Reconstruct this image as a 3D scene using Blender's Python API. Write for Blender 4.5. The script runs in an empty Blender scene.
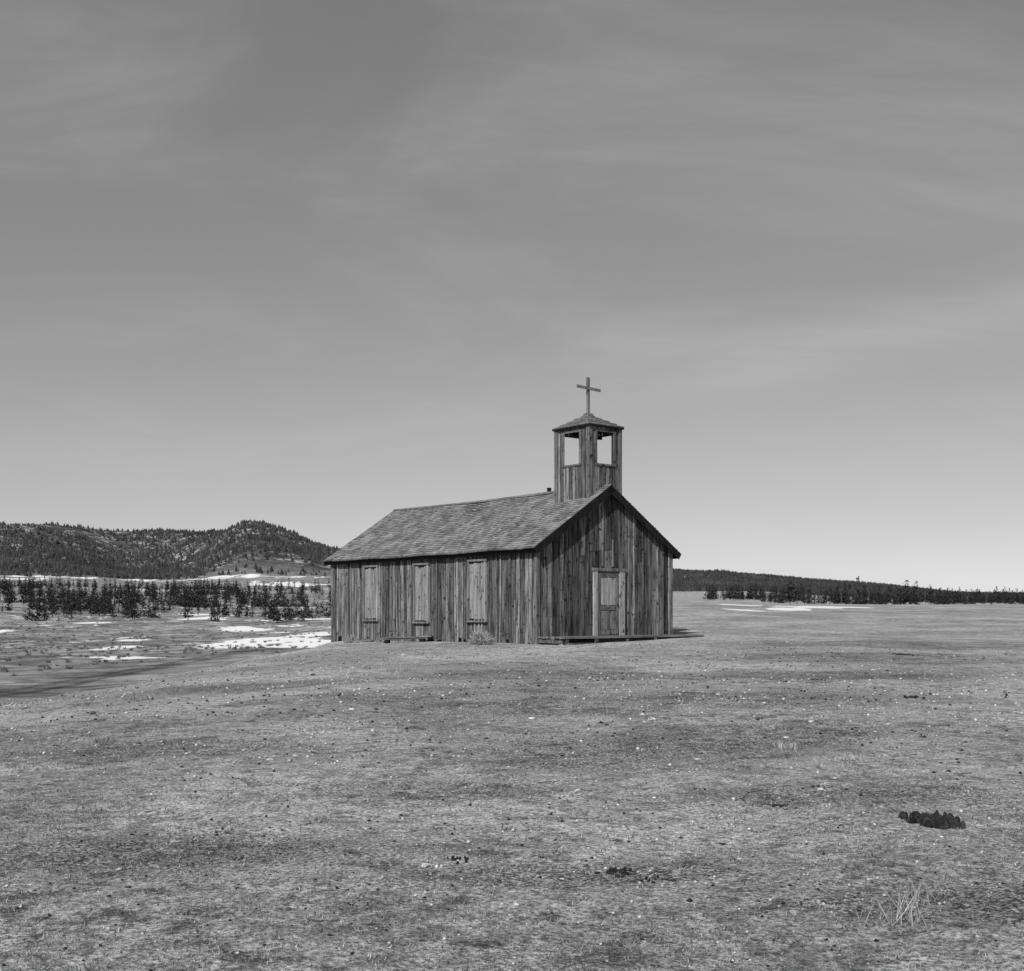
import bpy, math, random
import numpy as np
from mathutils import Vector, Matrix
random.seed(7); RS=np.random.RandomState(11)
scene=bpy.context.scene
rad=math.radians

# ------------------------------------------------------------------ node helper
class NT:
    def __init__(s,nt): s.nt=nt; nt.nodes.clear()
    def new(s,t,**p):
        n=s.nt.nodes.new(t)
        for k,v in p.items(): setattr(n,k,v)
        return n
    def set(s,sock,v):
        if isinstance(v,bpy.types.NodeSocket): s.nt.links.new(v,sock)
        elif v is not None: sock.default_value=v
    def m(s,op,a,b=None,c=None,clamp=False):
        n=s.new('ShaderNodeMath',operation=op,use_clamp=clamp)
        s.set(n.inputs[0],a); s.set(n.inputs[1],b); s.set(n.inputs[2],c)
        return n.outputs[0]
    def vm(s,op,a,b=None,out=0):
        n=s.new('ShaderNodeVectorMath',operation=op)
        s.set(n.inputs[0],a)
        if b is not None: s.set(n.inputs[1],b)
        return n.outputs[out]
    def noise(s,vec,scale,detail=3,rough=.55,dist=0.):
        n=s.new('ShaderNodeTexNoise'); s.set(n.inputs['Vector'],vec)
        n.inputs['Scale'].default_value=scale; n.inputs['Detail'].default_value=detail
        n.inputs['Roughness'].default_value=rough; n.inputs['Distortion'].default_value=dist
        return n.outputs[0]
    def ramp(s,v,a,b,lo=0.,hi=1.,smooth=True):
        n=s.new('ShaderNodeMapRange'); n.interpolation_type='SMOOTHSTEP' if smooth else 'LINEAR'
        s.set(n.inputs[0],v); n.inputs[1].default_value=a; n.inputs[2].default_value=b
        n.inputs[3].default_value=lo; n.inputs[4].default_value=hi
        return n.outputs[0]
    def mapping(s,vec,scale=(1,1,1),rot=(0,0,0),loc=(0,0,0)):
        n=s.new('ShaderNodeMapping'); s.set(n.inputs[0],vec)
        n.inputs['Scale'].default_value=scale; n.inputs['Rotation'].default_value=rot; n.inputs['Location'].default_value=loc
        return n.outputs[0]
    def mix(s,f,a,b):
        n=s.new('ShaderNodeMix',data_type='FLOAT'); s.set(n.inputs[0],f); s.set(n.inputs[2],a); s.set(n.inputs[3],b)
        return n.outputs[0]
    def attr(s,name):
        n=s.new('ShaderNodeAttribute',attribute_name=name); return n.outputs['Fac']

def mat_begin(name):
    m=bpy.data.materials.new(name); m.use_nodes=True
    h=NT(m.node_tree); return m,h
def mat_end(h,val,rough=.9,bump=None,bstr=.5,bdist=.01,spec=.1):
    b=h.new('ShaderNodeBsdfPrincipled'); o=h.new('ShaderNodeOutputMaterial')
    h.set(b.inputs['Base Color'],val); b.inputs['Roughness'].default_value=rough
    b.inputs['Specular IOR Level'].default_value=spec
    if bump is not None:
        n=h.new('ShaderNodeBump'); n.inputs['Strength'].default_value=bstr; n.inputs['Distance'].default_value=bdist
        h.set(n.inputs['Height'],bump); h.nt.links.new(n.outputs[0],b.inputs['Normal'])
    h.nt.links.new(b.outputs[0],o.inputs[0])

def wood_mat(name,lo,hi,var=.5,axis='z'):
    m,h=mat_begin(name)
    tc=h.new('ShaderNodeTexCoord').outputs['Object']
    isl=h.new('ShaderNodeNewGeometry').outputs['Random Per Island']
    off=h.new('ShaderNodeCombineXYZ'); h.set(off.inputs[0],h.m('MULTIPLY',isl,37.)); h.set(off.inputs[2],h.m('MULTIPLY',isl,91.))
    v=h.vm('ADD',tc,off.outputs[0])
    sc={'z':(1,1,.05),'x':(.05,1,1),'y':(1,.05,1)}[axis]
    g=h.noise(h.mapping(v,scale=sc),20,4,.7)
    g2=h.noise(h.mapping(v,scale={'z':(1,1,.2),'x':(.2,1,1),'y':(1,.2,1)}[axis]),5,4,.65)
    kn=h.noise(v,7,2,.5)
    f=h.m('ADD',h.m('MULTIPLY',h.ramp(g,.40,.60),.6),h.m('MULTIPLY',h.ramp(g2,.37,.63),.4))
    c=h.mix(f,lo,hi)
    c=h.m('MULTIPLY',c,h.ramp(isl,0,1,1-var,1+var*.8,False))
    c=h.m('MULTIPLY',c,h.ramp(kn,.62,.69,1,.22))
    mat_end(h,c,.92,g,.6,.01); return m

M_wall=wood_mat('weathered_board',.020,.20,var=.62)
M_front=wood_mat('weathered_board_front',.016,.18,var=.66)
M_batt=wood_mat('batten_wood',.04,.28,var=.55)
M_pale=wood_mat('pale_board',.10,.26,var=.28)
M_door=wood_mat('door_board',.20,.40,var=.2)
M_dark=wood_mat('dark_trim',.007,.018,var=.3)
M_trim=wood_mat('grey_trim',.06,.18,var=.3)
M_plank=wood_mat('deck_plank',.05,.20,var=.4,axis='x')
M_tower=wood_mat('tower_board',.03,.21,var=.55)
def plain(name,a,b,scale=8,rough=.9,lo=.6,hi=1.35):
    m,h=mat_begin(name); tc=h.new('ShaderNodeTexCoord').outputs['Object']
    isl=h.new('ShaderNodeNewGeometry').outputs['Random Per Island']
    n=h.noise(tc,scale,4,.6)
    c=h.m('MULTIPLY',h.mix(h.ramp(n,.3,.7),a,b),h.ramp(isl,0,1,lo,hi,False))
    mat_end(h,c,rough,n,.5,.02); return m
M_shingle=plain('wood_shingle',.13,.24,1.5,.9,.65,1.25)
M_inside=plain('dark_interior',.004,.008)
M_metal=plain('old_iron',.03,.06,12,.6)
M_stone=plain('stone',.14,.30,14)
M_pebble=plain('pebble',.24,.52,30)
M_dung=plain('dark_clod',.010,.035,30)
M_grass=plain('dry_grass',.18,.38,2)
M_grassd=plain('dark_dry_grass',.05,.14,2)
M_twig=plain('dry_twig',.22,.40,2)
M_needle=plain('pine_foliage',.012,.036,.3)
M_brush=plain('sagebrush_foliage',.08,.17,.3)
M_bark=plain('bark',.04,.08,2)
M_far=plain('hazed_forest_foliage',.026,.048,.01)  # base colour lightened to stand in for distance haze

# ------------------------------------------------------------------ mesh helper
class MB:
    def __init__(s): s.v=[]; s.f=[]; s.mi=[]; s.mats=[]
    def mat(s,m):
        if m not in s.mats: s.mats.append(m)
        return s.mats.index(m)
    def hexa(s,p,m):
        b=len(s.v); s.v+= [tuple(q) for q in p]; i=s.mat(m)
        for f in ((0,3,2,1),(4,5,6,7),(0,1,5,4),(1,2,6,5),(2,3,7,6),(3,0,4,7)):
            s.f.append(tuple(b+k for k in f)); s.mi.append(i)
    def box(s,x0,x1,y0,y1,z0,z1,m,M=None):
        p=[(x0,y0,z0),(x1,y0,z0),(x1,y1,z0),(x0,y1,z0),(x0,y0,z1),(x1,y0,z1),(x1,y1,z1),(x0,y1,z1)]
        if M is not None: p=[M@Vector(q) for q in p]
        s.hexa(p,m)
    def poly(s,pts,m):
        b=len(s.v); s.v+=[tuple(q) for q in pts]; s.f.append(tuple(range(b,b+len(pts)))); s.mi.append(s.mat(m))
    def obj(s,name,parent=None,bevel=0,loc=None):
        me=bpy.data.meshes.new(name); me.from_pydata(s.v,[],s.f)
        for m in s.mats: me.materials.append(m)
        me.polygons.foreach_set('material_index',s.mi); me.update()
        o=bpy.data.objects.new(name,me); scene.collection.objects.link(o)
        if parent: o.parent=parent
        if loc: o.location=loc
        if bevel:
            b=o.modifiers.new('bevel','BEVEL'); b.width=bevel; b.segments=1; b.limit_method='ANGLE'
        return o
def np_mesh(name,verts,faces,mats,mi=None,smooth=False):
    verts=np.asarray(verts,dtype=np.float32); faces=np.asarray(faces,dtype=np.int32)
    me=bpy.data.meshes.new(name); me.vertices.add(len(verts)); me.vertices.foreach_set('co',verts.ravel())
    k=faces.shape[1]; me.loops.add(faces.size); me.loops.foreach_set('vertex_index',faces.ravel())
    me.polygons.add(len(faces)); me.polygons.foreach_set('loop_start',np.arange(0,faces.size,k,dtype=np.int32))
    me.polygons.foreach_set('loop_total',np.full(len(faces),k,dtype=np.int32))
    if smooth: me.polygons.foreach_set('use_smooth',np.ones(len(faces),dtype=bool))
    for m in mats: me.materials.append(m)
    if mi is not None: me.polygons.foreach_set('material_index',np.asarray(mi,dtype=np.int32))
    me.update(calc_edges=True); me.validate()
    o=bpy.data.objects.new(name,me); scene.collection.objects.link(o); return o

# ------------------------------------------------------------------ noise
def vnoise(x,y,seed=0):
    xi=np.floor(x).astype(np.int64); yi=np.floor(y).astype(np.int64); fx=x-xi; fy=y-yi
    fx=fx*fx*(3-2*fx); fy=fy*fy*(3-2*fy)
    def h(a,b):
        n=(a*374761393+b*668265263+seed*1442695041)&0xFFFFFFFF
        n=((n^(n>>13))*1274126177)&0xFFFFFFFF
        n=(n^(n>>16))&0xFFFFFFFF
        return n/4294967295.0
    return (h(xi,yi)*(1-fx)+h(xi+1,yi)*fx)*(1-fy)+(h(xi,yi+1)*(1-fx)+h(xi+1,yi+1)*fx)*fy
def fbm(x,y,oct=4,seed=0):
    s=0;a=.5;t=0
    for i in range(oct):
        s=s+a*vnoise(x*2**i+17.3*i,y*2**i-9.1*i,seed+i); t+=a; a*=.5
    return s/t*2-1
def sstep(a,b,x):
    t=np.clip((x-a)/(b-a),0,1); return t*t*(3-2*t)

# ------------------------------------------------------------------ terrain (metres; z=0 is eye level)
R=[1,4,10,20,30,40,50,65,90,130,200,300,450,700,1100,1600,2000,2400,3000,4500,7000]
T={
-180:[-1.45,-1.45,-1.45,-1.5,-1.5,-1.5,-1.5,-1.6,-2,-2,-2,-1,0,3,8,20,30,45,60,60,60],
-60:[-1.45,-1.42,-1.4,-1.5,-2.0,-3.0,-3.9,-4.7,-5.5,-6.2,-6.6,-5.4,-1.5,5,22,45,75,105,200,140,100],
-26:[-1.45,-1.42,-1.38,-1.4,-1.95,-2.9,-3.9,-4.7,-5.5,-6.2,-6.6,-5.4,-1.5,5,22,45,95,150,200,140,100],
-22:[-1.45,-1.42,-1.38,-1.4,-1.95,-2.9,-3.9,-4.7,-5.5,-6.2,-6.6,-5.4,-1.5,5,22,45,90,145,200,140,100],
-20.1:[-1.45,-1.42,-1.38,-1.35,-1.8,-2.7,-3.7,-4.7,-5.5,-6.2,-6.6,-5.4,-1.5,5,22,45,80,115,198,140,100],
-18.3:[-1.45,-1.42,-1.38,-1.34,-1.7,-2.6,-3.5,-4.4,-5.3,-6.1,-6.5,-5.3,-1.5,5,22,42,62,86,192,140,100],
-16.5:[-1.45,-1.41,-1.37,-1.33,-1.48,-2.2,-3.2,-4.0,-5.1,-6,-6.4,-5.3,-1.2,5,22,42,62,84,213,140,100],
-14.6:[-1.45,-1.41,-1.36,-1.32,-1.33,-1.9,-2.8,-3.6,-4.7,-5.7,-6.2,-5.2,-1,5,22,46,82,128,202,140,100],
-12.7:[-1.45,-1.4,-1.36,-1.3,-1.25,-1.45,-2.3,-3.2,-4.3,-5.4,-6,-5,-1,5,22,52,124,184,170,140,100],
-10.5:[-1.45,-1.4,-1.35,-1.28,-1.2,-1.22,-1.75,-2.9,-4,-5.3,-5.8,-4.8,-.8,5,22,50,112,164,160,140,100],
-8.8:[-1.45,-1.4,-1.35,-1.26,-1.17,-1.1,-1.12,-1.9,-3.4,-4.9,-5.4,-4.5,-.5,5,22,48,88,124,158,130,100],
0:[-1.45,-1.4,-1.35,-1.22,-1.08,-.97,-.92,-.95,-1.2,-2,-3,-2,0,5,20,40,65,95,130,100,80],
7.4:[-1.45,-1.4,-1.33,-1.2,-1.05,-.88,-.6,-.1,.8,1.1,.3,1.5,4,8,15,28,40,60,106,90,80],
11.3:[-1.45,-1.4,-1.33,-1.2,-1.05,-.87,-.6,-.2,.4,.9,.5,2,4,8,16,28,38,54,92,70,60],
16.2:[-1.45,-1.4,-1.33,-1.2,-1.05,-.9,-.7,-.3,.25,.65,.2,1.5,3,6,11,19,28,42,74,50,45],
20.3:[-1.45,-1.4,-1.33,-1.2,-1.08,-.95,-.75,-.35,.25,.7,.3,1.3,3,5,8,14,22,30,46,34,30],
26:[-1.45,-1.4,-1.33,-1.2,-1.08,-.95,-.75,-.35,.25,.7,.3,1.3,3,5,8,14,18,24,34,30,27],
60:[-1.45,-1.4,-1.35,-1.25,-1.1,-.95,-.75,-.35,.25,.7,.3,1.3,3,5,8,14,18,24,34,30,27],
}
T[180]=T[-180]
azk=np.array(sorted(T)); tab=np.array([T[a] for a in sorted(T)],dtype=float)
AZ=np.concatenate([np.arange(-180,-32,4.),np.arange(-32,32,.07),np.arange(32,180,4.),[180.]])
RR=np.exp(np.linspace(math.log(1.5),math.log(7000),480))
tmp=np.array([np.interp(np.log(RR),np.log(R),row) for row in tab])
Z=np.array([np.interp(AZ,azk,tmp[:,j]) for j in range(len(RR))]).T
def blur(a,k,axis):
    w=np.hanning(k+2)[1:-1]; w/=w.sum(); p=[(0,0),(0,0)]; p[axis]=(k//2,k//2)
    ap=np.pad(a,p,mode='edge'); return np.apply_along_axis(lambda r:np.convolve(r,w,'valid'),axis,ap)
Z=blur(Z,23,0); Z=blur(Z,11,1)
A2,R2=np.meshgrid(np.radians(AZ),RR,indexing='ij')
X=R2*np.sin(A2); Y=R2*np.cos(A2)
mid=sstep(60,200,R2); far=sstep(1500,2100,R2)
Z+= .05*fbm(X*.35,Y*.35,4,3)*(1-mid)*sstep(2,5,R2)+.018*fbm(X*3,Y*3,3,5)*(1-sstep(14,34,R2))
Z+= .18*fbm(X*.09,Y*.09,3,4)*(1-mid)*sstep(5,14,R2)*(1-sstep(30,36,R2)*(1-sstep(55,62,R2)))
lf=np.where(X<0,1,.35)
Z+= mid*(1-far)*lf*(1.3*fbm(X*.018,Y*.018,4,9)*np.clip(R2/260,.3,3)+.5*fbm(X*.07,Y*.07,3,19))
rid=1-np.abs(fbm(X*.0024,Y*.0024,5,21))*2
Z+= far*(26*(rid-.55)+9*fbm(X*.008,Y*.008,4,31))*np.clip(Z/150,.1,1)*np.where(R2>2900,.35,1)
Z[-1]=Z[0]
lr=np.log(RR)
def G(x,y):
    x=np.asarray(x,float); y=np.asarray(y,float)
    a=np.degrees(np.arctan2(x,y)); r=np.hypot(x,y)
    ia=np.clip(np.interp(a,AZ,np.arange(len(AZ))),0,len(AZ)-1.001); ir=np.clip(np.interp(np.log(np.maximum(r,1.5)),lr,np.arange(len(lr))),0,len(lr)-1.001)
    i=ia.astype(int); j=ir.astype(int); u=ia-i; w=ir-j
    return (Z[i,j]*(1-u)+Z[i+1,j]*u)*(1-w)+(Z[i,j+1]*(1-u)+Z[i+1,j+1]*u)*w
na,nr=Z.shape
verts=np.stack([X,Y,Z],-1)[:-1].reshape(-1,3); na1=na-1
ii,jj=np.meshgrid(np.arange(na1),np.arange(nr-1),indexing='ij'); i2=(ii+1)%na1
F=np.stack([ii*nr+jj,i2*nr+jj,i2*nr+jj+1,ii*nr+jj+1],-1).reshape(-1,4)
F=F[:,::-1]
ci=len(verts); verts=np.vstack([verts,[[0,0,-1.45]]])
cen=[]
for i in range(0,na1-1,2): cen.append([ci,(i+2)%na1*nr,(i+1)%na1*nr,i*nr])
F=np.vstack([F,np.array(cen)])

def ell(x,y,cx,cy,rx,ry):
    d=np.sqrt(((x-cx)/rx)**2+((y-cy)/ry)**2); return 1-sstep(.1,1.5,d)
vx,vy=verts[:,0],verts[:,1]; vr=np.hypot(vx,vy)
snow=np.zeros(len(verts))
for e in [(-50,232,13,34),(-43,262,9,20),(-38,215,7,18),(-90,275,6,16),(-52,158,8,6),(-68,205,4.5,12),(-80,250,4,8),(-60,300,8,16),(-75,330,10,14),(-46,330,7,14),
          (-100,380,10,12),(-64,380,8,12),(-110,430,14,10),(-85,460,10,9),(-33,205,6,14),(-120,340,7,12),(-130,300,6,10),(-46,205,9,18)]:
    snow=np.maximum(snow,ell(vx,vy,*e)*1.08)
for e in [(15,80,1.6,3),(19,84,2,4),(22,92,3,6),(26,98,3.5,6),(30,104,4,6),(33,110,3,5),(18,96,2,4)]:
    snow=np.maximum(snow,ell(vx,vy,*e)*1.25)
snow=np.maximum(snow,ell(vx,vy,-420,1420,330,110)*.66)
snow=np.maximum(snow,ell(vx,vy,-560,1250,120,70)*.66)
snow=np.maximum(snow,ell(vx,vy,-190,1180,110,50)*.7)
valley=sstep(140,220,vr)*(1-sstep(900,1200,vr))*(vx<0)
snow=np.maximum(snow,valley*(.30+.14*fbm(vx*.02,vy*.02,3,77)))
mount=sstep(1500,1750,vr)
snow=np.maximum(snow,mount*.45)
dark=np.zeros(len(verts))
for e in [(1.2,11.3,1.8,1.6),(2.6,12.2,1.6,1.2),(-.6,9.2,1.3,.7),(0.6,15.5,2.6,1.8),(-1.2,17.5,2.5,1.5),(-1.9,7.0,1.6,.6),(.3,6.3,1.1,.4),(3.4,16,2,1.6),(5.5,22,3,2),(-3.5,12,1.8,.9),(9,28,4,3),
          (1,22,4,2),(-5,21,3,1.6),(2.2,5.6,1,.4),(2.4,8.6,1.2,.6),(12,36,6,3)]:
    dark=np.maximum(dark,ell(vx,vy,*e))
px=np.interp(vy,[50,70,88,100,121,153,190,240,300],[-28,-32.5,-35.5,-37.3,-39.5,-40.5,-40,-37,-30])
dd=np.abs(vx-px); zone=(vy>45)&(vy<300)
track=np.exp(-((dd-1.1)/.6)**2)*zone
track=np.maximum(track,np.exp(-((dd)/2.8)**2)*.5*zone)

m,h=mat_begin('dry_turf')
tc=h.new('ShaderNodeTexCoord').outputs['Object']
relief_shade=h.noise(tc,.035,5,.65,.5)
n1=h.noise(tc,.22,4,.6,.4); n2=h.noise(tc,1.1,5,.7); n3=h.noise(tc,7,4,.75); n4=h.noise(tc,38,4,.75); n6=h.noise(tc,3.,6,.85)
c=h.mix(h.ramp(n1,.36,.64),.30,.44)
c=h.m('MULTIPLY',c,h.ramp(n2,.36,.64,.68,1.25))
c=h.m('MULTIPLY',c,h.ramp(n3,.36,.64,.60,1.3))
c=h.m('MULTIPLY',c,h.ramp(n4,.36,.64,.42,1.5))
c=h.m('MULTIPLY',c,h.ramp(n6,.55,.60,1.06,.50))
dk=h.attr('dark'); dmask=h.m('MULTIPLY',h.ramp(h.m('ADD',dk,h.m('MULTIPLY',h.m('SUBTRACT',n3,.5),2.6)),.30,.70),h.ramp(n4,.40,.60,1,.25))
nat=h.m('MULTIPLY',h.ramp(n2,.51,.58),h.ramp(n3,.48,.55))
dmask=h.m('MAXIMUM',dmask,h.m('MULTIPLY',nat,.85))
c=h.m('MULTIPLY',c,h.mix(dmask,1.,.32))
vl=h.attr('valley')
c=h.m('MULTIPLY',c,h.mix(vl,1.,h.m('MULTIPLY',h.ramp(relief_shade,.36,.64,.48,.90),h.ramp(n1,.35,.65,.72,1.1))))  # broad valley tones painted in for the weak shading of its undulations
c=h.m('MULTIPLY',c,h.mix(h.attr('track'),1.,.34))
mg=h.noise(tc,.02,6,.75); c=h.mix(h.attr('mount'),c,h.ramp(mg,.35,.65,.035,.10))
sn=h.m('ADD',h.m('MULTIPLY',h.noise(tc,.3,6,.7,.3),.5),h.m('MULTIPLY',h.noise(tc,.06,5,.65,.6),.5)); sn2=h.noise(tc,.03,6,.85)
sfar=h.noise(h.mapping(tc,scale=(1,.35,1)),.02,6,.8)
snn=h.mix(h.attr('mount'),h.mix(h.attr('farv'),sn,sfar),sn2)
smask=h.ramp(h.m('ADD',h.attr('snow'),h.m('MULTIPLY',h.m('SUBTRACT',snn,.5),h.mix(h.attr('mount'),2.8,1.6))),.50,.60)
smask=h.m('MULTIPLY',smask,h.mix(h.attr('mount'),1.,.42))
c=h.mix(smask,c,.68)
hb=h.m('ADD',h.m('MULTIPLY',n3,.6),h.m('MULTIPLY',n4,.4))
mat_end(h,c,.97,hb,1.,.08,.02); M_ground=m
g=np_mesh('ground',verts,F,[M_ground],smooth=True)
for nm,arr in (('snow',snow),('dark',dark),('track',track),('mount',mount),('farv',sstep(700,1000,vr)),('valley',sstep(45,90,vr)*np.where(vx<0,1,.3))):
    a=g.data.attributes.new(nm,'FLOAT','POINT'); a.data.foreach_set('value',arr.astype(np.float32))

# ------------------------------------------------------------------ church
church=bpy.data.objects.new('wooden_church',None); scene.collection.objects.link(church)
church.location=(.633,38,-.95); church.rotation_euler=(0,0,rad(39.4))
W,L,H=6.1,12.5,3.13; PK=5.23; SL=.65; cx=W/2
def top(x): return PK-SL*abs(x-cx)-.12
b=MB()
b.poly([(0.01,.01,-.6),(W-.01,.01,-.6),(W-.01,.01,top(W)),(cx,.01,top(cx)),(0.01,.01,top(0))],M_inside)
b.poly([(0.01,L-.01,-.6),(0.01,L-.01,top(0)),(cx,L-.01,top(cx)),(W-.01,L-.01,top(W)),(W-.01,L-.01,-.6)],M_inside)
b.poly([(.01,.01,-.6),(.01,.01,top(0)),(.01,L-.01,top(0)),(.01,L-.01,-.6)],M_inside)
b.poly([(W-.01,.01,-.6),(W-.01,L-.01,-.6),(W-.01,L-.01,top(0)),(W-.01,.01,top(0))],M_inside)
b.obj('wall_backing',church)
def gp(): return random.uniform(.004,.010) if random.random()<.5 else random.uniform(.014,.028)
def side_boards(side):
    b=MB(); y=0.02
    while y<L-.02:
        w=min(random.uniform(.17,.29),L-.02-y); t=random.uniform(.014,.032)
        z0=-.5 if random.random()<.8 else random.uniform(-.02,.10)
        x0,x1=((-t,0) if side<0 else (W,W+t))
        s=random.uniform(-.008,.008); g1,g2=gp(),gp()
        b.hexa([(x0,y+g1,z0),(x1,y+g1,z0),(x1,y+w-g2,z0),(x0,y+w-g2,z0),(x0,y+g1+s,H),(x1,y+g1+s,H),(x1,y+w-g2+s,H),(x0,y+w-g2+s,H)],M_wall)
        y+=w
        if random.random()<.5:
            xa,xb=((-.062,-.033) if side<0 else (W+.033,W+.062)); zz=H-.02 if random.random()<.85 else random.uniform(1.2,2.6)
            q=random.uniform(-.015,.015)
            b.hexa([(xa,y-.03,-.4),(xb,y-.03,-.4),(xb,y+.03,-.4),(xa,y+.03,-.4),(xa,y-.03+q,zz),(xb,y-.03+q,zz),(xb,y+.03+q,zz),(xa,y+.03+q,zz)],M_batt)
    return b
side_boards(-1).obj('side_wall_boards',church); side_boards(1).obj('far_wall_boards',church)
def end_boards(yo,sgn):
    b=MB(); x=0.0
    while x<W-.01:
        w=min(random.uniform(.15,.30),W-x); t=random.uniform(.014,.034)
        y0,y1=(yo-t,yo) if sgn<0 else (yo,yo+t)
        xa,xb=x+gp(),x+w-gp()
        def brd(z0,za,zb,yy0,yy1,m):
            b.hexa([(xa,yy0,z0),(xb,yy0,z0),(xb,yy1,z0),(xa,yy1,z0),(xa,yy0,za),(xb,yy0,zb),(xb,yy1,zb),(xa,yy1,za)],m)
        if random.random()<.45:
            zs=random.uniform(2.7,3.1); brd(-.5,zs-.015,zs-.015,y0,y1,M_front); brd(zs,top(xa),top(xb),y0,y1,M_front)
        else: brd(-.5,top(xa),top(xb),y0,y1,M_front)
        x+=w
        if random.random()<.42 and x<W-.1:
            xa,xb=x-.03,x+.03; q=(yo-.06,yo-.035) if sgn<0 else (yo+.035,yo+.06)
            zt=min(top(xa),top(xb))-.02
            if random.random()<.25: zt=random.uniform(1.5,zt)
            if 2.3<x<3.85 and sgn<0:
                zz=zt if zt>2.6 else 3.4
                brd(2.50,zz,zz,q[0],q[1],M_front)
            else: brd(-.4,zt,zt,q[0],q[1],M_batt)
    return b
end_boards(0,-1).obj('front_wall_boards',church); end_boards(L,1).obj('rear_wall_boards',church)
b=MB()
for (x,y) in ((0,0),(W,0),(0,L),(W,L)):
    sx=-1 if x==0 else 1; sy=-1 if y==0 else 1
    xa,xb=sorted((x+sx*.062,x-sx*.07)); ya,yb=sorted((y+sy*.064,y+sy*.036))
    b.box(xa,xb,ya,yb,-.4,H+.0,M_trim)
    xa,xb=sorted((x+sx*.062,x+sx*.036)); ya,yb=sorted((y+sy*.034,y-sy*.08))
    b.box(xa,xb,ya,yb,-.4,H-.02,M_trim)
b.obj('corner_boards',church)
for k,yc in enumerate((3.02,6.29,9.6)):
    b=MB(); z0,z1=(.72,2.68) if k!=1 else (.66,2.66); w=.5 if k!=1 else .46
    x=yc-w+.08; n=4; bw=(2*w-.16)/n
    for i in range(n):
        b.box(-.075-random.uniform(0,.006),-.03,x+i*bw+.008,x+(i+1)*bw-.008,z0+random.uniform(0,.05),z1-random.uniform(.02,.1),M_pale)
    b.box(-.115,-.03,yc-w,yc-w+.075,z0-.02,z1,M_door); b.box(-.115,-.03,yc+w-.075,yc+w,z0-.02,z1,M_trim)
    b.box(-.13,-.03,yc-w-.03,yc+w+.03,z1+.002,z1+.07,M_trim)
    b.box(-.13,-.03,yc-w-.04,yc+w+.04,z0-.08,z0-.022,M_pale)
    b.obj('boarded_window_%d'%(k+1),church)
b=MB(); d0,d1=2.38,3.80; zt=2.34; zb=.2
b.box(d0,d0+.17,-.10,-.03,zb,zt,M_door); b.box(d1-.24,d1,-.10,-.03,zb,zt,M_door)
b.box(d0-.04,d1+.04,-.115,-.03,zt+.002,zt+.10,M_trim)
b.box(d0+.17,d1-.24,-.052,-.03,zb,zt,M_trim)
a0,a1=d0+.19,d1-.26
b.box(a0,a0+.13,-.078,-.054,zb+.03,zt-.05,M_trim); b.box(a1-.13,a1,-.078,-.054,zb+.03,zt-.05,M_trim)
for z in (zb+.03,zb+.85,zt-.2): b.box(a0+.132,a1-.132,-.078,-.054,z,z+.15,M_trim)
mm=(a0+a1)/2
b.box(mm-.045,mm+.045,-.077,-.054,zb+.182,zb+.848,M_trim); b.box(mm-.045,mm+.045,-.077,-.054,zb+1.002,zt-.202,M_door)
for xa,xb in ((a0+.145,mm-.055),(mm+.055,a1-.145)):
    b.box(xa,xb,-.066,-.053,zb+.2,zb+.83,M_pale); b.box(xa,xb,-.066,-.053,zb+1.02,zt-.22,M_door)
b.box(a1-.1,a1-.06,-.12,-.079,zb+.98,zb+1.06,M_metal)
b.obj('door',church)
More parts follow.
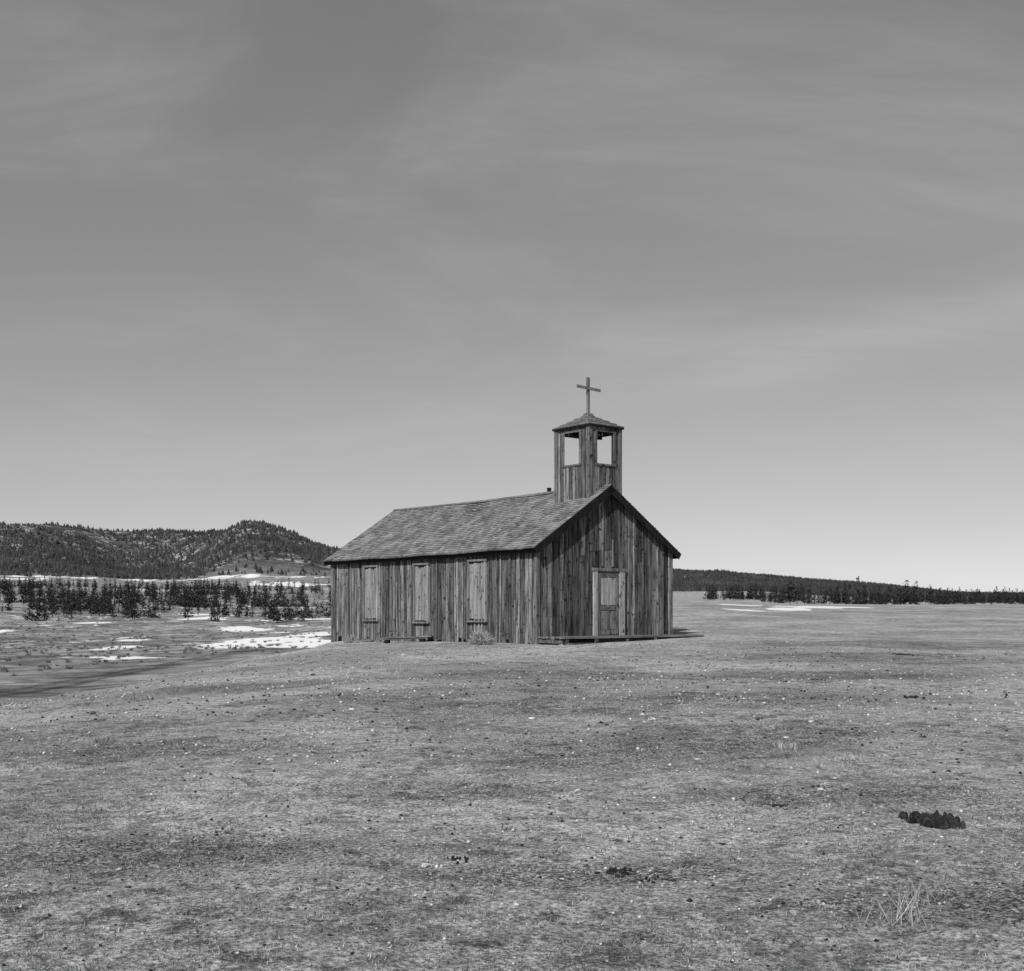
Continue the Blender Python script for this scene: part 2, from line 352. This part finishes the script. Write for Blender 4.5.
def roof(side,name):
    b=MB(); ln=math.sqrt(1+SL*SL); ux,uz=side/ln,-SL/ln; nx,nz=side*SL/ln,1/ln
    total=3.36*ln; y0,y1=-.2,L+.2
    def sag(y,s): return -.05*math.sin(math.pi*min(max((y-.5)/(L-.5),0),1))*(1-.4*s/total)+.012*math.sin(y*1.7+s*1.3+side)
    def P(s,y,n): n=n+sag(y,s) if y>.3 else n; return (cx+ux*s+nx*n, y, PK-.02+uz*s+nz*n)
    b.hexa([P(0.03,y0,-.085),P(total-.02,y0,-.085),P(total-.02,y1,-.085),P(0.03,y1,-.085),P(0.0,y0,-.06),P(total-.02,y0,-.06),P(total-.02,y1,-.06),P(0.0,y1,-.06)],M_dark)
    s=-.02; ex=.142
    while s<total:
        y=y0-random.uniform(0,.02)
        while y<y1:
            w=random.uniform(.08,.17); ye=min(y+w,y1+.01)
            e=s+ex+random.uniform(-.012,.02)+(random.uniform(.02,.05) if random.random()<.05 else 0)
            e=min(e,total+.03); l=random.uniform(0,.010)+(random.uniform(.01,.03) if random.random()<.04 else 0)
            b.hexa([P(s,y,-.05),P(e,y,-.03+l*.5),P(e,ye-.006,-.03+l*.5),P(s,ye-.006,-.05),
                    P(s,y,-.006),P(e,y,.014+l),P(e,ye-.006,.014+l),P(s,ye-.006,-.006)],M_shingle)
            y=ye
            if y>=y1: break
        s+=ex
    e=total-.02
    b.hexa([P(e-.005,y0+.03,-.22),P(e+.02,y0+.03,-.22),P(e+.02,y1-.03,-.22),P(e-.005,y1-.03,-.22),P(e-.005,y0+.03,-.07),P(e+.02,y0+.03,-.07),P(e+.02,y1-.03,-.07),P(e-.005,y1-.03,-.07)],M_dark)
    for ya,yb in ((y0-.035,y0-.022),(y1+.012,y1+.035)):
        b.hexa([P(-.0,ya,-.27),P(e+.04,ya,-.24),P(e+.04,yb,-.24),P(-.0,yb,-.27),P(-.0,ya,-.014),P(e+.04,ya,-.014),P(e+.04,yb,-.014),P(-.0,yb,-.014)],M_dark)
    y=.4
    while y<L:
        b.hexa([P(3.0*ln,y,-.19),P(e-.03,y,-.17),P(e-.03,y+.05,-.17),P(3.0*ln,y+.05,-.19),P(3.0*ln,y,-.09),P(e-.03,y,-.09),P(e-.03,y+.05,-.09),P(3.0*ln,y+.05,-.09)],M_dark)
        y+=.6
    return b.obj(name,church)
roof(-1,'roof_slope_near'); roof(1,'roof_slope_far')
b=MB()
for sd in (-1,1):
    y=1.9
    while y<L+.2:
        ye=min(y+random.uniform(.5,.9),L+.2)
        d=-.05*math.sin(math.pi*(y-.5)/(L-.5)) if y<L else 0
        b.hexa([(cx,y,PK+d),(cx+sd*.11,y,PK-.072+d),(cx+sd*.11,ye-.01,PK-.072+d),(cx,ye-.01,PK+d),(cx,y,PK+.02+d),(cx+sd*.11,y,PK-.05+d),(cx+sd*.11,ye-.01,PK-.05+d),(cx,ye-.01,PK+.02+d)],M_trim)
        y=ye
b.obj('ridge_cap',church)
b=MB(); b.box(cx+.14,cx+.26,3.1,3.22,PK-.3,PK+.13,M_dark); b.box(cx+.13,cx+.27,3.09,3.23,PK+.132,PK+.155,M_metal); b.obj('chimney',church,.01)

tx0,tx1,ty0,ty1=cx-.70,cx+.70,.11,1.73; zs,ze,zt=5.92,6.98,7.13
b=MB()
def tower_face(axis,c,sgn,a0,a1):
    a=a0
    while a<a1-.01:
        w=min(random.uniform(.13,.2),a1-a); t=random.uniform(.014,.03)
        lo,hi=sorted((c,c+sgn*t)); ctr=a+w/2
        mid_=(a0+a1)/2; inside=abs(ctr-mid_)<.40
        segs=[(4.2,zs)] if inside else [(4.2,zt)]
        if inside: segs.append((ze,zt))
        for z0,z1 in segs:
            g1,g2=gp(),gp()
            if axis=='y': b.box(a+g1,a+w-g2,lo,hi,z0,z1,M_tower)
            else: b.box(lo,hi,a+g1,a+w-g2,z0,z1,M_tower)
        a+=w
    lo,hi=sorted((c+sgn*.031,c+sgn*.055)); mid_=(a0+a1)/2
    def bb(p0,p1,z0,z1,mt):
        if axis=='y': b.box(p0,p1,lo,hi,z0,z1,mt)
        else: b.box(lo,hi,p0,p1,z0,z1,mt)
    bb(mid_-.46,mid_-.38,zs-.0,ze,M_trim); bb(mid_+.38,mid_+.46,zs-.0,ze,M_trim)
    bb(mid_-.48,mid_+.48,zs-.06,zs-.002,M_trim); bb(mid_-.48,mid_+.48,ze+.002,ze+.06,M_trim)
    lo,hi=sorted((c-sgn*.004,c-sgn*.02))
    bb_=(a0+.12,a1-.12)
    if axis=='y': b.box(bb_[0],bb_[1],lo,hi,4.2,zs-.13,M_inside)
    else: b.box(lo,hi,bb_[0],bb_[1],4.2,zs-.13,M_inside)
tower_face('y',ty0,-1,tx0,tx1); tower_face('y',ty1,1,tx0,tx1); tower_face('x',tx0,-1,ty0,ty1); tower_face('x',tx1,1,ty0,ty1)
for x in (tx0,tx1):
    for y in (ty0,ty1):
        sx=-1 if x==tx0 else 1; sy=-1 if y==ty0 else 1
        xa,xb=sorted((x+sx*.06,x-sx*.09)); ya,yb=sorted((y+sy*.058,y+sy*.033)); b.box(xa,xb,ya,yb,4.2,zt,M_trim)
        xa,xb=sorted((x+sx*.06,x+sx*.033)); ya,yb=sorted((y+sy*.031,y-sy*.09)); b.box(xa,xb,ya,yb,4.2,zt-.002,M_trim)
        xa,xb=sorted((x-sx*.022,x-sx*.12)); ya,yb=sorted((y-sy*.022,y-sy*.12)); b.box(xa,xb,ya,yb,4.2,zt-.01,M_dark)
b.box(tx0+.03,tx1-.03,ty0+.03,ty1-.03,zs-.12,zs-.07,M_dark)
b.obj('bell_tower',church)
b=MB(); o=.11; AP=7.68; tcx,tcy=cx,(ty0+ty1)/2
c4=[(tx0-o,ty0-o),(tx1+o,ty0-o),(tx1+o,ty1+o),(tx0-o,ty1+o)]
b.box(tx0-o,tx1+o,ty0-o,ty1+o,zt+.002,zt+.055,M_dark)
N=5
for s in range(4):
    p,q=c4[s],c4[(s+1)%4]
    for k in range(N):
        f0,f1=k/N,(k+1)/N
        n=max(1,int(10*(1-f0)))
        for j in range(n):
            def PT(u,f,up):
                ax=p[0]+(q[0]-p[0])*u; ay=p[1]+(q[1]-p[1])*u
                return (ax+(tcx-ax)*f, ay+(tcy-ay)*f, zt+.06+(AP-zt-.06)*f+up)
            u0,u1=j/n+.003,(j+1)/n-.003; l=random.uniform(0,.012)
            b.hexa([PT(u0,f0,.0),PT(u1,f0,.0),PT(u1,f1,-.02),PT(u0,f1,-.02),PT(u0,f0,.026+l),PT(u1,f0,.026+l),PT(u1,f1,.004),PT(u0,f1,.004)],M_trim)
b.obj('tower_roof',church)
b=MB(); b.box(tcx-.05,tcx+.05,tcy-.045,tcy+.045,AP-.1,8.93,M_trim)
Mx=Matrix.Translation((tcx-.01,tcy,8.55))@Matrix.Rotation(rad(2),4,'Y')
b.box(-.56,.54,-.075,-.046,-.05,.05,M_trim,Mx)
b.box(tcx-.13,tcx+.13,tcy-.13,tcy+.13,AP-.06,AP+.02,M_trim); b.obj('cross',church,.006)
b=MB(); prof=[(.0,.02),(.07,.02),(.12,-.02),(.145,-.12),(.16,-.25),(.20,-.36),(.25,-.42),(.23,-.42),(.13,-.25),(.1,-.05),(0,-.03)]
ns=20; base=len(b.v); bx,by=tcx-.12,tcy+.05; bs=.62
for r,z in prof:
    for i in range(ns): b.v.append((bx+r*bs*math.cos(i*2*math.pi/ns),by+r*bs*math.sin(i*2*math.pi/ns),6.86+z*bs))
mi=b.mat(M_metal)
for k in range(len(prof)-1):
    for i in range(ns):
        b.f.append((base+k*ns+i,base+k*ns+(i+1)%ns,base+(k+1)*ns+(i+1)%ns,base+(k+1)*ns+i)); b.mi.append(mi)
b.box(tx0+.03,tx1-.03,by-.04,by+.04,6.88,6.96,M_dark)
# bell rope hanging in a loose curve
for k in range(9):
    t0,t1=k/9,(k+1)/9
    f=lambda t:(bx-.03+.10*math.sin(t*5.2),by-.02,6.62-.72*t)
    p,q=f(t0),f(t1); e=.014
    b.hexa([(q[0]-e,q[1]-e,q[2]),(q[0]+e,q[1]-e,q[2]),(q[0]+e,q[1]+e,q[2]),(q[0]-e,q[1]+e,q[2]),(p[0]-e,p[1]-e,p[2]),(p[0]+e,p[1]-e,p[2]),(p[0]+e,p[1]+e,p[2]),(p[0]-e,p[1]+e,p[2])],M_dark)
b.obj('bell',church)
b=MB(); y=-.07; zd=.2
while y>-1.2:
    w=random.uniform(.17,.23); b.box(-.02+random.uniform(-.06,.04),6.55+random.uniform(-.25,.12),y-w+.012,y,zd-.045+random.uniform(-.008,.008),zd+random.uniform(-.006,.006),M_plank); y-=w
yf=y
for yy in (-.2,yf+.16): b.box(0.02,6.4,yy-.05,yy+.05,zd-.2,zd-.056,M_dark)
b.box(1.45,6.45,yf+.03,yf+.07,zd-.17,zd-.056,M_dark)
b.box(0.0,0.09,yf+.1,-.08,zd-.2,zd-.058,M_plank)
for xx in (.1,1.35,2.7,4.0): b.box(xx,xx+.12,yf+.02,yf+.105,zd-.6,zd-.056,M_plank)
b.box(0.1,1.5,yf-.30,yf-.03,-.04,.015,M_plank); b.box(.2,.34,yf-.24,yf-.06,-.4,-.042,M_dark); b.box(1.2,1.34,yf-.24,yf-.06,-.4,-.042,M_dark)
b.obj('porch_deck',church)
import bmesh
def rock_geo(b,c,r,seed,m,flat=.7):
    bm=bmesh.new(); bmesh.ops.create_icosphere(bm,subdivisions=2,radius=1)
    rn=random.Random(seed); ks=[(Vector((rn.uniform(-1,1),rn.uniform(-1,1),rn.uniform(-1,1))).normalized(),rn.uniform(.5,.85)) for _ in range(9)]
    base=len(b.v); i=b.mat(m)
    for v in bm.verts:
        p=v.co.copy()
        for n,d in ks:
            e=p.dot(n)-d
            if e>0: p-=n*e
        p*=1+rn.uniform(-.06,.06)
        b.v.append((c[0]+p.x*r[0],c[1]+p.y*r[1],c[2]+p.z*r[2]))
    for f in bm.faces: b.f.append(tuple(base+v.index for v in f.verts)); b.mi.append(i)
    bm.free()
b=MB()
for k,(x,y,r) in enumerate([(.2,-1.0,.17),(.35,-.5,.18),(1.5,-1.0,.16),(2.9,-1.0,.15),(4.3,-1.0,.13),(5.6,-1.0,.12),(1.0,-1.0,.1),(.75,-1.1,.09),(-.25,-1.45,.08),(.0,-1.7,.06)]):
    rock_geo(b,(x,y,-.08),(r*1.25,r,min(r,.15)),k,M_stone)
b.obj('foundation_stones',church)

# ------------------------------------------------------------------ loose boards, tumbleweeds
b=MB()
Mx=Matrix.Translation((-3.9,42.5,float(G(-3.9,42.5))+.14))@Matrix.Rotation(rad(-14),4,'Z')@Matrix.Rotation(rad(-2),4,'Y')
b.box(-.95,.95,-.16,.14,.02,.06,M_plank,Mx); b.box(-.85,.8,-.12,.16,-.03,.015,M_plank,Mx); b.box(-.8,-.66,-.13,.1,-.2,-.032,M_dark,Mx); b.box(.5,.66,-.13,.1,-.2,-.032,M_dark,Mx)
b.obj('loose_planks')
b=MB()
Mx=Matrix.Translation((-5.9,44.9,float(G(-5.9,44.9))+.05))@Matrix.Rotation(rad(-40),4,'Z')
b.box(-.7,.7,-.1,.1,-.03,.02,M_plank,Mx); b.box(-.3,.75,.0,.16,.023,.06,M_plank,Mx@Matrix.Rotation(rad(9),4,'Z'))
b.obj('loose_planks')
def twig_ball(name,x,y,r,hgt,n,seed):
    rn=np.random.RandomState(seed); V=[];Fc=[]; z0=float(G(x,y))
    for i in range(n):
        th=rn.uniform(0,2*math.pi); el=math.asin(rn.uniform(0,1))
        p=np.array([rn.uniform(-.3,.3)*r,rn.uniform(-.3,.3)*r,0.])
        d=np.array([math.cos(th)*math.cos(el),math.sin(th)*math.cos(el),math.sin(el)+.15])
        L_=rn.uniform(.5,1.05); seg=3; w=.012
        side=np.cross(d,rn.normal(size=3)); side/=np.linalg.norm(side)
        pts=[p]
        for s in range(seg):
            d=d+rn.normal(size=3)*.35; d/=np.linalg.norm(d)
            pts.append(pts[-1]+d*L_/seg*np.array([r,r,hgt]))
        for s in range(seg):
            b0=len(V); ww=w*(1-s/seg*.7); w2=w*(1-(s+1)/seg*.7)
            V+= [pts[s]-side*ww,pts[s]+side*ww,pts[s+1]+side*w2,pts[s+1]-side*w2]; Fc.append([b0,b0+1,b0+2,b0+3])
    V=np.array(V); V[:,2]=np.abs(V[:,2])
    o=np_mesh(name,V,Fc,[M_twig]); o.location=(x,y,z0-.01); return o
twig_ball('tumbleweed',-1.18,38.6,.46,.54,800,1)
twig_ball('tumbleweed',-6.1,44.2,.36,.38,400,2)
twig_ball('tumbleweed',-4.9,43.6,.26,.26,200,4)

# ------------------------------------------------------------------ small ground objects
def pix(px,py):
    k=(px-517)/1200.; a=(613-py)/1200.
    for y in np.exp(np.linspace(math.log(3),math.log(100),1500)):
        if float(G(k*y,y))>=a*y: return k*y,y
    return k*30,30
b=MB(); sd=0
def clump(px,py,wpx,hpx,n,m,seed):
    x,y=pix(px,py); s=y/1200.; rn=random.Random(seed)
    for i in range(n):
        xx=x+max(-.42,min(.42,rn.gauss(0,.2)))*wpx*s; yy=y+max(-.6,min(.6,rn.gauss(0,.28)))*wpx*s; r=wpx*s*rn.uniform(.035,.10) if n>1 else wpx*s*.5
        rock_geo(b,(xx,yy,float(G(xx,yy))+.08*hpx*s),(r,r*rn.uniform(.7,1.1),hpx*s*rn.uniform(.2,.42)),rn.randint(0,9999),m)
for q in [(932,822,52,17,170,31),(912,698,26,6,18,32),(778,806,22,6,14,33),(620,873,36,9,22,34),(648,881,22,8,8,35),(663,880,14,7,4,36),(690,901,9,7,1,37),(634,661,12,4,3,38),
          (745,884,10,4,3,39),(676,882,8,7,1,40),(598,874,8,5,1,41),(893,760,6,4,1,42),(455,860,32,9,10,43),(725,845,7,4,1,44),(184,916,12,9,3,45),(840,826,5,3,1,46),(128,682,9,4,2,47),
          (160,770,10,3,3,48),(300,730,12,3,4,49),(520,845,16,4,7,50),(855,857,8,4,2,71),(545,765,14,3,6,72),(700,790,16,4,8,73),(410,790,12,3,4,74),(815,680,20,3,8,75),(240,860,18,5,7,76),
          (540,858,14,5,6,77),(350,905,14,5,5,78),(800,905,12,5,4,79),(905,655,40,3,12,80),(760,720,16,3,6,81)]:
    clump(*q[:5],M_dung,q[5])
b.obj('dark_clods')
b=MB()
for q in [(577,793,10,8,1,51),(532,719,9,5,1,52),(430,866,12,8,1,53),(465,700,6,3,1,54),(783,739,8,5,1,55),(660,717,7,4,1,56),(640,715,8,4,1,57),(812,722,7,4,1,58),(380,880,7,5,1,59),(270,760,8,4,1,60),(150,812,8,5,1,61),(515,905,9,6,1,62),(870,880,7,5,1,63),(700,760,7,4,1,64),
          (625,690,6,3,1,65),(350,710,7,4,1,66),(560,880,8,5,1,67),(220,900,10,7,1,68),(740,860,8,5,1,69),(900,740,7,4,1,70),(650,720,26,5,8,82),(440,868,22,7,4,83),(300,800,9,5,1,84),(480,760,7,4,1,85),(610,830,8,5,1,86),(820,790,8,5,1,87),(120,870,9,6,1,88)]:
    clump(*q[:5],M_pebble,q[5])
b.obj('light_stones')
octv=np.array([[1,0,0],[0,1,0],[-1,0,0],[0,-1,0],[0,0,1],[0,0,-1]],float); octf=np.array([[0,1,4],[1,2,4],[2,3,4],[3,0,4],[1,0,5],[2,1,5],[3,2,5],[0,3,5]])
def scatter_oct(name,n,rmin,rmax,smin,smax,mat_,seed,az=(-31,31),pw=4,flat=.65,thr=None,gs=True):
    rn=np.random.RandomState(seed); a=np.radians(rn.uniform(az[0],az[1],n)); r=rmin+(rmax-rmin)*rn.uniform(0,1,n)**1.3
    x=r*np.sin(a); y=r*np.cos(a)
    if thr is not None:
        k=(fbm(x*.5,y*.5,3,seed)+rn.uniform(-.4,.4,n))>thr; x=x[k];y=y[k];r=r[k];n=len(x)
    s=smin+(smax-smin)*rn.uniform(0,1,n)**pw*(np.clip(r/8,.7,2.2) if gs else 1)
    z=G(x,y)+s*.25
    v=octv[None]*(s[:,None,None])*rn.uniform(.6,1.2,(n,6,1))*np.array([1,1,flat])
    ang=rn.uniform(0,6.28,n); ca,sa=np.cos(ang)[:,None],np.sin(ang)[:,None]
    vx_=v[:,:,0]*ca-v[:,:,1]*sa; vy_=v[:,:,0]*sa+v[:,:,1]*ca
    V=np.stack([vx_+x[:,None],vy_+y[:,None],v[:,:,2]+z[:,None]],-1).reshape(-1,3)
    Fc=(octf[None]+6*np.arange(n)[:,None,None]).reshape(-1,3)
    return np_mesh(name,V,Fc,[mat_])
scatter_oct('gravel',30000,3,38,.003,.020,M_pebble,5,pw=5,thr=0)
scatter_oct('dark_gravel',20000,3,38,.003,.018,M_dung,6,pw=5,thr=.05)
scatter_oct('gravel',26000,3,16,.002,.010,M_stone,7,pw=3,thr=-.1)
def grass(name,n,blades,rmin,rmax,hmin,hmax,mat_,seed,thr,pts=None,spread=.02,fs=60,wide=1.,az=(-31,31),sc=1.2):
    rn=np.random.RandomState(seed)
    if pts is None:
        a=np.radians(rn.uniform(az[0],az[1],n)); r=rmin*(rmax/rmin)**(rn.uniform(0,1,n)**.8)
        x=r*np.sin(a); y=r*np.cos(a)
        keep=(fbm(x*sc,y*sc,4,fs)+rn.uniform(-.35,.35,n))>thr; x=x[keep]; y=y[keep]
    else: x,y=pts
    n=len(x); r=np.hypot(x,y)
    x=np.repeat(x,blades); y=np.repeat(y,blades); N_=len(x)
    x=x+rn.normal(0,spread,N_); y=y+rn.normal(0,spread,N_); z=G(x,y)-.003
    hh=rn.uniform(hmin,hmax,N_)*(.6+.8*np.repeat(rn.uniform(0,1,n),blades)); w=rn.uniform(.0012,.003,N_)*np.clip(np.hypot(x,y)/6,1,3)*wide
    ang=rn.uniform(0,6.28,N_); lean=rn.uniform(.1,1.3,N_); la=rn.uniform(0,6.28,N_)
    dx,dy=np.cos(ang)*w,np.sin(ang)*w
    V=np.stack([np.stack([x-dx,y-dy,z],-1),np.stack([x+dx,y+dy,z],-1),np.stack([x+np.cos(la)*hh*lean,y+np.sin(la)*hh*lean,z+hh],-1)],1).reshape(-1,3)
    return np_mesh(name,V,np.arange(3*N_).reshape(-1,3),[mat_])
grass('dry_grass',36000,6,3,34,.005,.020,M_grass,8,.02)
grass('dark_grass',28000,6,3.2,46,.006,.024,M_grassd,9,.12,fs=90,wide=1.3,spread=.03)
grass('sagebrush',1900,26,120,420,.15,.42,M_brush,14,.10,wide=9,az=(-28,-4),sc=.03,spread=.16)
for k,(px_,py_,hh,nb,sp) in enumerate([(905,922,.16,60,.05),(880,925,.10,45,.05),(785,748,.07,50,.06),(105,742,.09,150,.07),(930,900,.12,40,.05),(140,700,.10,80,.1),(395,672,.12,90,.12),(600,690,.07,60,.1),(850,760,.08,60,.08),(320,820,.05,70,.05)]):
    x,y=pix(px_,py_); grass('grass_tuft',1,nb,0,0,hh*.5,hh,M_grass,80+k,0,(np.array([x]),np.array([y])),sp)

# ------------------------------------------------------------------ trees
def pine_variant(seed):
    rn=np.random.RandomState(seed); V=[];Fq=[];mi=[]
    wid=rn.uniform(.24,.42); base=rn.uniform(.04,.16); pw=rn.uniform(.45,.8)
    for k in range(5):
        a0,a1=k*2*math.pi/5,(k+1)*2*math.pi/5; b0=len(V)
        V+=[[.022*math.cos(a0),.022*math.sin(a0),-.06],[.022*math.cos(a1),.022*math.sin(a1),-.06],[.004*math.cos(a1),.004*math.sin(a1),.95],[.004*math.cos(a0),.004*math.sin(a0),.95]]
        Fq.append([b0,b0+1,b0+2,b0+3]); mi.append(1)
    lop=rn.uniform(-.07,.07,2)
    for i in range(180):
        t=rn.uniform(0,1)**1.2; z=base+(1-base)*t
        rmax=wid*(1-t)**pw*(.75+.4*math.sin(t*19+seed)+.15*math.sin(t*43+seed*2))+.012
        a=rn.uniform(0,2*math.pi); r=rmax*rn.uniform(.35,1.05)*(.8+.3*math.sin(a*2+seed+z*9))
        p=np.array([r*math.cos(a)+lop[0]*t,r*math.sin(a)+lop[1]*t,z-r*.15])
        s=rn.uniform(.035,.07)*(1.1-.6*t)
        u=np.array([math.cos(a),math.sin(a),rn.uniform(-.4,.3)])+rn.normal(size=3)*.3; u/=np.linalg.norm(u)
        v=np.cross(u,rn.normal(size=3)); v/=np.linalg.norm(v)
        b0=len(V); V+=[p-u*s-v*s*.35,p-v*s*.6*rn.uniform(.6,1.2),p+u*s*1.1,p+v*s*.6]; Fq.append([b0,b0+1,b0+2,b0+3]); mi.append(0)
    return np.array(V),np.array(Fq),np.array(mi)
PV=[pine_variant(s) for s in range(10)]
def forest(name,xs,ys,hs,seed):
    rn=np.random.RandomState(seed); VV=[];FF=[];MM=[];b0=0; zs_=G(xs,ys)
    for x,y,z,hgt in zip(xs,ys,zs_,hs):
        V,Fq,mi=PV[rn.randint(len(PV))]; a=rn.uniform(0,6.28); w=hgt*rn.uniform(.8,1.3); c,s=math.cos(a),math.sin(a)
        q=np.stack([(V[:,0]*c-V[:,1]*s)*w+x,(V[:,0]*s+V[:,1]*c)*w+y,V[:,2]*hgt+z],-1)
        VV.append(q); FF.append(Fq+b0); MM.append(mi); b0+=len(V)
    return np_mesh(name,np.vstack(VV),np.vstack(FF),[M_needle,M_bark],np.concatenate(MM))
def sample(n,a0,a1,r0,r1,seed,thr=-.1,sc=.012):
    rn=np.random.RandomState(seed); a=np.radians(rn.uniform(a0,a1,n)); r=rn.uniform(r0,r1,n)
    x,y=r*np.sin(a),r*np.cos(a); k=fbm(x*sc,y*sc,3,seed)+rn.uniform(-.15,.15,n)>thr; return x[k],y[k]
S=[sample(950,-27,-13.8,480,760,41,-.08,.016),sample(700,-27,-13,760,1120,48,-.25,.01),sample(480,-14,-2,560,1050,42,.0,.014),sample(260,-15.5,-8,360,600,43,.06,.025),sample(260,-27,-14,340,520,44,.12,.025)]
xs=np.concatenate([s[0] for s in S]); ys=np.concatenate([s[1] for s in S]); hs=3.0+7.5*RS.uniform(0,1,len(xs))**1.6; hs[-len(S[3][0])-len(S[4][0]):]*=.75
forest('distant_pine_grove',xs,ys,hs,1)
S=[sample(420,14.5,27,400,520,45,.0,.05),sample(420,9,27,520,800,46,-.05,.02),sample(26,11.6,14.5,400,460,47,-.5)]
exk=[(858,410),(850,430),(866,405),(790,420),(797,415),(762,430),(905,400),(845,420),(915,410),(900,420),(878,415),(940,420),(775,440),(930,400),(948,405),(838,410)]
ex=np.array([(p-517)/1200*d for p,d in exk]); ey=np.array([float(d) for p,d in exk])
xs=np.concatenate([s[0] for s in S]+[ex]); ys=np.concatenate([s[1] for s in S]+[ey]); hs=np.concatenate([RS.uniform(2.2,6.,len(S[0][0])),RS.uniform(3.5,8,len(S[1][0])),RS.uniform(3,5,len(S[2][0])),[10,7.5,7,9,6,6.5,8.5,7.5,8.5,6,7,6.5,5,7,6,6.5]])
forest('distant_pine_row',xs,ys,hs,2)
rn=np.random.RandomState(50); n=60000
a=np.radians(rn.uniform(-27,27,n)); r=np.sqrt(rn.uniform(1550**2,3250**2,n)); x,y=r*np.sin(a),r*np.cos(a)
dens=fbm(x*.006,y*.006,4,51)+rn.uniform(-.35,.35,n)+.35*(x>0); k=dens>-.08+.12*((r>2600)&(x<0)); x,y=x[k],y[k]; n=len(x); z=G(x,y)
hh=rn.uniform(4,9,n); ww=hh*rn.uniform(.25,.42,n); ang=rn.uniform(0,6.28,n)
P=[np.stack([x+ww*np.cos(ang+j*math.pi/2),y+ww*np.sin(ang+j*math.pi/2),z+.1*hh],-1) for j in range(4)]+[np.stack([x,y,z+hh],-1)]
V=np.stack(P,1).reshape(-1,3); ft=np.array([[0,1,4],[1,2,4],[2,3,4],[3,0,4]]); Fc=(ft[None]+5*np.arange(n)[:,None,None]).reshape(-1,3)
np_mesh('mountain_forest',V,Fc,[M_far])

# ------------------------------------------------------------------ light, sky
sd=Vector((-.42,-.86,0)).normalized(); el=rad(42)
sv=Vector((sd.x*math.cos(el),sd.y*math.cos(el),math.sin(el)))
sl=bpy.data.lights.new('sun','SUN'); sl.energy=5.0; sl.angle=rad(.5); sl.color=(1,1,1)
so=bpy.data.objects.new('sun',sl); so.rotation_euler=sv.to_track_quat('Z','Y').to_euler(); so.location=(-20,-20,30); scene.collection.objects.link(so)
w=bpy.data.worlds.new('World'); scene.world=w; w.use_nodes=True
h=NT(w.node_tree)
sky=h.new('ShaderNodeTexSky'); sky.sky_type='NISHITA'; sky.sun_disc=False; sky.sun_elevation=el; sky.sun_rotation=math.atan2(sd.x,sd.y); sky.altitude=2500; sky.air_density=1.; sky.dust_density=.6
sp=h.new('ShaderNodeSeparateColor'); h.set(sp.inputs[0],sky.outputs[0])
lum=h.m('ADD',h.m('MULTIPLY',sp.outputs[0],.45),h.m('ADD',h.m('MULTIPLY',sp.outputs[1],.4),h.m('MULTIPLY',sp.outputs[2],.15)))
ST=.085
lum=h.m('MULTIPLY',h.m('POWER',lum,.72),.87*ST**.72/ST)
gen=h.new('ShaderNodeTexCoord').outputs['Generated']; sx=h.new('ShaderNodeSeparateXYZ'); h.set(sx.inputs[0],gen)
zz=h.m('ADD',h.m('MAXIMUM',sx.outputs[2],0.),.30)
cb=h.new('ShaderNodeCombineXYZ'); h.set(cb.inputs[0],h.m('DIVIDE',sx.outputs[0],zz)); h.set(cb.inputs[1],h.m('DIVIDE',sx.outputs[1],zz))
c1=h.noise(h.mapping(cb.outputs[0],scale=(.9,1.5,1),rot=(0,0,rad(-38)),loc=(.7,.3,0)),1.4,8,.58,.75)
c2=h.noise(h.mapping(cb.outputs[0],scale=(.5,2.0,1),rot=(0,0,rad(-30))),4,7,.64,1.)
cf=h.m('MULTIPLY',h.ramp(c1,.37,.70),h.ramp(c2,.28,.72,.45,1.15))
d1=Vector((640-517,1200,613-386)).normalized(); d2=Vector((957-517,1200,613-318)).normalized(); nn=d1.cross(d2).normalized()
dt=h.vm('DOT_PRODUCT',gen,tuple(nn),out=1)
dt=h.m('ADD',dt,h.m('MULTIPLY',h.m('SUBTRACT',c1,.5),.05))
band=h.m('POWER',2.718,h.m('MULTIPLY',h.m('MULTIPLY',dt,dt),-2200.))
band=h.m('MULTIPLY',band,h.m('MULTIPLY',h.ramp(sx.outputs[0],.02,.2),h.ramp(c2,.25,.7,.45,1.)))
cf=h.m('ADD',h.m('MULTIPLY',cf,.27),h.m('MULTIPLY',band,.38),clamp=True)
val=h.mix(cf,lum,6.4)
bg=h.new('ShaderNodeBackground'); h.set(bg.inputs[0],val); bg.inputs[1].default_value=ST
ow=h.new('ShaderNodeOutputWorld'); h.nt.links.new(bg.outputs[0],ow.inputs[0])

# ------------------------------------------------------------------ camera
cd=bpy.data.cameras.new('camera'); cam=bpy.data.objects.new('camera',cd); scene.collection.objects.link(cam)
cd.sensor_fit='HORIZONTAL'; cd.sensor_width=36; cd.lens=36*1200/1024; cd.shift_x=-5/1024; cd.shift_y=(613-485.5)/1024
cd.clip_start=.1; cd.clip_end=20000; cam.location=(0,0,0); cam.rotation_euler=(rad(90),0,0)
scene.camera=cam
scene.view_settings.view_transform='Standard'; scene.view_settings.look='None'; scene.view_settings.exposure=0
